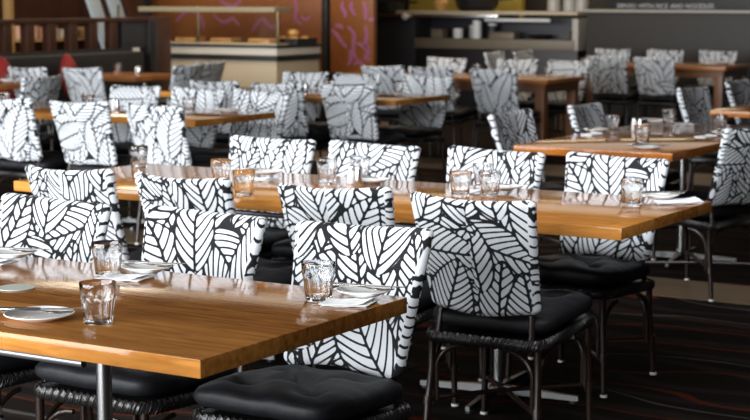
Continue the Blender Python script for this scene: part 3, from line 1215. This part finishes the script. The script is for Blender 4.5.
# ------------------------------------------------------------------ food counter
t = thing('food_counter', 'cream and tan food counter with a dark band at left back', 'counter', (-10.48, 15.1, 0))
X0, Y1 = -2.4, .84
MB().box(X0, 0, 0, Y1, .12, .785, .004).build('body', M['tan'], t)
MB().box(X0 - .005, .02, -.02, Y1 + .02, .785, .845, .003).build('dark_band', M['black'], t)
MB().box(X0, .012, -.012, Y1 + .012, .845, .925, .003).build('cream_band', M['cream'], t)
MB().box(X0 - .01, .03, -.03, Y1 + .03, .925, .952, .004).build('counter_top', M['black'], t)
MB().box(X0 + .05, -.05, .06, Y1 - .06, 0, .12).build('plinth', M['black'], t)
t = thing('display_case', 'glass display case with cream top shelf on the food counter', 'display case', (-10.48, 15.1, .952))
for x in (-.06, -1.15, -2.3):
    MB().box(x - .012, x + .012, .10, .124, 0, .43, .002).build('post', M['brass'], t)
MB().box(-1.95, -.05, .04, .36, .36, .415, .006).build('top_shelf', M['shade_cream'], t)
MB().box(-2.38, -.07, .107, .113, .004, .35).build('front_pane', M['glass'], t)
MB().box(-2.38, -.06, .10, .34, .0005, .018, .003).build('base_tray', M['tan'], t)
for x in (-.08, -.6, -1.1, -1.62):
    o = MB().box(-.15, .15, -.10, .10, 0, .05, .018).build('sandwich', M['pastry'], None, (-10.48 - .25 + x, 15.33, .972))
    tag(o, 'baked loaf inside the glass display case, %s' % {-.08: 'nearest the corner post', -.6: 'second from the corner post', -1.1: 'third from the corner post', -1.62: 'farthest from the corner post'}[x], 'bread', 'loaves in the display case')
t = thing('serving_tray', 'black tray of pastries on the right end of the food counter', 'tray', (-10.48 - .14, 15.66, .953))
MB().box(-.17, .17, -.20, .20, 0, .012, .003).add([], []).build('base', M['black'], t)
mb = MB()
mb.box(-.17, .17, -.20, -.185, .012, .07)
mb.box(-.17, .17, .185, .20, .012, .07)
mb.box(-.17, -.155, -.185, .185, .012, .07)
mb.box(.155, .17, -.185, .185, .012, .07)
mb.build('rim', M['black'], t)


def bun(x, y, z, r, lab):
    mb = MB()
    prof = [(r * .55, 0), (r * .9, r * .2), (r, r * .5), (r * .85, r * .85), (r * .5, r * 1.08), (.002, r * 1.15)]
    mb.lathe(prof, 18, rfun=lambda a, zz: 1 + .06 * math.sin(3 * a + z * 40))
    o = mb.build('bread_roll', M['pastry'], None, (x, y, z))
    return tag(o, lab, 'bread', 'bread rolls heaped on the tray')


BX, BY = -10.62, 15.66
for k, (dx, dy, dz, r, lab) in enumerate([(-.09, -.10, .0, .065, 'bread roll at the front left of the tray'), (.06, -.10, .0, .068, 'bread roll at the front right of the tray'),
                                          (-.08, .08, .0, .068, 'bread roll at the back left of the tray'), (.07, .09, .0, .063, 'bread roll at the back right of the tray'),
                                          (-.01, -.01, .078, .066, 'bread roll on top of the heap on the tray')]):
    bun(BX + dx, BY + dy, .9665 + dz, r, lab)

# wall panels with painted pink ribbons behind the counter
t = thing('mural', 'orange brown timber mural panel with pink ribbon swirls behind the food counter', 'mural', (-11.3, 17.2, 0))
MB().box(-2.6, .04, 0, .08, .5, 2.6, .004).build('panel', M['panel_wood'], t)
MB().box(.045, .125, -.02, .10, .0, 2.6, .004).build('dark_mullion', M['black'], t)
MB().box(-2.6, .04, .0, .08, 0, .5).build('plinth', M['black'], t)


def ribbon(pts, t, name='painted_ribbon', r=.018):
    # smooth Catmull-Rom ribbon standing slightly proud of the panel
    P = [Vector((x, 0, z)) for x, z in pts]
    out = []
    for i in range(len(P) - 1):
        p0, p1, p2, p3 = P[max(i - 1, 0)], P[i], P[i + 1], P[min(i + 2, len(P) - 1)]
        for k in range(8):
            u = k / 8
            out.append(.5 * ((2 * p1) + (p2 - p0) * u + (2 * p0 - 5 * p1 + 4 * p2 - p3) * u * u + (3 * p1 - p0 - 3 * p2 + p3) * u ** 3))
    out.append(P[-1])
    n = len(out)
    mb = MB()
    rr = [r * (.45 + .75 * math.sin(PI * min(1, (i + .5) / n)) ** .7) for i in range(n)]
    vs, fs = [], []
    for i, p in enumerate(out):
        d = (out[min(i + 1, n - 1)] - out[max(i - 1, 0)]).normalized()
        s = Vector((-d.z, 0, d.x))
        for q, y in ((1, -.002), (-1, -.002), (-1, -.006), (1, -.006)):
            v = p + s * rr[i] * q
            vs.append((v.x, y, v.z))
    for i in range(n - 1):
        for k in range(4):
            fs.append((i * 4 + k, i * 4 + (k + 1) % 4, (i + 1) * 4 + (k + 1) % 4, (i + 1) * 4 + k))
    fs += [(0, 1, 2, 3)[::-1], tuple((n - 1) * 4 + k for k in range(4))]
    mb.add(vs, fs, True)
    return mb.build(name, M['magenta'], t)


for pts in ([(-.38, 1.5), (-.33, 1.36), (-.35, 1.22), (-.26, 1.14)], [(-1.6, 1.25), (-1.45, 1.16), (-1.3, 1.2), (-1.2, 1.12)], [(-1.0, 1.05), (-.85, 1.2), (-.7, 1.1), (-.55, 1.18)],
            [(-2.2, 1.15), (-2.0, 1.3), (-1.8, 1.22), (-1.75, 1.05)], [(-.28, 1.24), (-.2, 1.2), (-.12, 1.24)], [(-1.5, 1.42), (-1.3, 1.36), (-1.15, 1.45)]):
    ribbon(pts, t)
t = thing('mural', 'orange brown screen with long pink ribbon swirls right of the food counter', 'mural', (-10.79, 17.2, 0))
MB().box(-.35, .26, 0, .08, .56, 2.6, .004).build('panel', M['panel_wood'], t)
MB().box(-.35, .26, .0, .08, 0, .56).build('plinth', M['black'], t)


def px_panel(x, y):
    # panel coordinates of a mural point (metres right of the screen's middle, height)
    return ((x - 340) * .0112 - .03, 1.42 - y * .0121)


for pts in ([(328, 0), (327, 6), (331, 12), (330, 16)], [(340, 0), (338, 6), (344, 14)], [(354, 0), (357, 10), (356, 18)],
            [(312, 28), (320, 33), (326, 40), (333, 46)], [(318, 25), (323, 24), (328, 27)], [(334, 25), (342, 32), (341, 42), (342, 52), (346, 58)],
            [(346, 41), (354, 44), (360, 50), (356, 56), (363, 57)], [(336, 48), (338, 56), (334, 64)], [(341, 62), (350, 60), (356, 70)], [(356, 24), (358, 34), (356, 42), (362, 46)], [(361, 18), (367, 17)]):
    ribbon([px_panel(*p) for p in pts], t, r=.022)

# ------------------------------------------------------------------ kitchen counters
KY = 19.4
t = thing('kitchen_pass', 'dark kitchen pass counter with steel ledge and serving recess', 'counter', (-10.2, KY, 0))
MB().box(-2.6, -1.02, 0, .5, 0, 1.20, .004).build('front_panel', M['charcoal'], t)
MB().box(-1.02, 1.33, .42, .5, 0, 1.20, .004).build('recess_back', M['charcoal'], t)
MB().box(-1.02, 1.33, 0, .42, 0, .80, .004).build('lower_panel', M['black'], t)
MB().box(-1.02, 1.30, -.03, .40, .80, .93, .006).build('serving_shelf', M['shelf'], t)
MB().box(1.26, 1.34, -.02, .5, .80, 1.20, .004).build('frame_post', M['stone'], t)
MB().box(-2.6, .25, -.10, .5, 1.20, 1.245, .005).build('steel_ledge', M['steel'], t)
MB().box(-1.3, 1.34, -.04, .5, 1.245, 1.285, .005).build('upper_ledge', M['tan'], t)
MB().lathe([(.002, 0), (.035, .015), (.05, .05), (.035, .085), (.002, .10)], 16, (-1.55 + .45, -.14, 1.16)).build('round_knob', M['white'], t)
MB().box(-2.6 + .78, -2.6 + .84, -.05, .02, 1.245, 1.9, .004).build('upright', M['stone'], t)
# lamp tube under the upper ledge
MB().tube([(.02, .0, 1.175), (.95, .0, 1.175)], .022, 10).build('lamp_tube', M['white'], t)

t = thing('charcoal_counter', 'long charcoal counter with pale ledge at right back', 'counter', (-8.75, KY, 0))
MB().box(0, 8.5, 0, .6, 0, 1.285, .004).build('front', M['splash'], t)
MB().box(.0, 8.5, -.06, .62, 1.285, 1.315, .004).build('ledge', M['stone'], t)

t = thing('menu_board', 'black menu board with white lettering above the charcoal counter', 'sign', (-7.6, KY + .35, 1.316))
MB().box(-1.05, 2.6, 0, .04, 0, .62, .004).build('board', M['black'], t)
wx = -.90
for word in 'SERVED WITH RICE AND NOODLES'.split():
    fc = bpy.data.curves.new('word', 'FONT')
    fc.body = word
    fc.size = .078
    fc.extrude = .002
    tmp = link('word', fc)
    bpy.context.view_layer.update()
    fme = bpy.data.meshes.new_from_object(tmp.evaluated_get(bpy.context.evaluated_depsgraph_get()))
    bpy.data.objects.remove(tmp)
    fme.materials.clear()
    fme.materials.append(M['lettering'])
    fo = link('word', fme, t, (wx, -.004, .018))
    fo.rotation_euler = (PI / 2, 0, 0)
    fo['label'] = 'white lettering reading ' + word
    wx += max(v.co.x for v in fme.vertices) + .032

# things on and behind the pass
GROUP = 'crockery and tubs on the serving shelf'


def tub(x, z, w, h, m, lab, round_=False, y=KY + .12):
    o = thing('container', lab, 'container', (x, y, z), 0, GROUP)
    if round_:
        MB().lathe([(w * .42, 0), (w * .5, h * .1), (w * .5, h * .85)], 18).build('tub_body', M[m], o)
        MB().lathe([(w * .52, h * .85), (w * .52, h * .97), (w * .3, h)], 18).build('lid', M['white'], o)
    else:
        MB().box(-w / 2, w / 2, -.09, .09, 0, h * .85, .01).build('tub_body', M[m], o)
        MB().box(-w / 2 - .006, w / 2 + .006, -.096, .096, h * .85, h, .006).build('lid', M[m], o)


S = .9305
tub(-10.92, S, .17, .12, 'shelf', 'grey brown square tub, leftmost on the serving shelf')
tub(-10.64, S, .13, .13, 'white', 'low white tub next to the brown one on the serving shelf', True)
tub(-10.50, S, .10, .17, 'stone', 'grey tub between the white tubs on the serving shelf', True, KY + .27)
tub(-10.36, S, .12, .24, 'white', 'tallest white tub on the serving shelf', True)
tub(-10.20, S, .12, .20, 'charcoal', 'dark canister right of the tallest white tub', True, KY + .25)
tub(-9.96, S, .36, .09, 'shelf', 'low brown box right of the tubs on the serving shelf')
o = MB().lathe([(.06, 0), (.14, .03), (.17, .06), (.165, .06), (.05, .02)], 20).build('bowl', M['black'], None, (-9.50, KY + .2, S))
tag(o, 'black bowl toward the right end of the serving shelf', 'bowl')
o = MB().lathe([(.03, 0), (.045, .02), (.045, .10), (.02, .14), (.02, .17)], 14).build('bottle', M['rail_wood'], None, (-9.02, KY + .2, S))
tag(o, 'small red brown bottle at the right end of the serving shelf', 'bottle')

o = MB().box(-12.6, -10.75, KY + 2.2, KY + 2.3, 0, 1.75).build('wall_kitchen', M['gold'])
o['kind'] = 'structure'
for x, r, h, m, lab in ((-11.78, .20, .16, 'black', 'black pan on the pass ledge, left of centre'), (-10.45, .30, .17, 'black', 'wide black pan on the pass ledge'),):
    p = thing('cooking_pan', lab, 'pan', (x, KY + .28, 1.286 if x > -11.5 else 1.2465), 0, 'black pans on the pass ledge')
    MB().lathe([(r * .7, 0), (r * .9, h * .3), (r, h), (r * .97, h), (r * .86, h * .32), (.01, .02)], 24).build('pan_body', M[m], p)
    MB().tube([(r, 0, h * .85), (r + .22, 0, h * .95)], .014, 8).build('handle', M['black'], p)
o = MB().lathe([(.05, 0), (.10, .10), (.06, .22), (.03, .30)], 18).build('vase', M['pastry'], None, (-10.95, KY + .2, 1.287))
tag(o, 'amber jar on the pass ledge beside the black pan', 'jar')
for k, x in enumerate((-9.32, -9.10, -8.93)):
    o = MB().lathe([(.08, 0), (.085, .02), (.08, .24), (.06, .28)], 16).build('canister', M['stone'], None, (x, KY + .25, 1.286))
    tag(o, 'pale canister at the right end of the pass, %s of three' % ('left', 'middle', 'right')[k], 'canister', 'pale canisters on the pass')
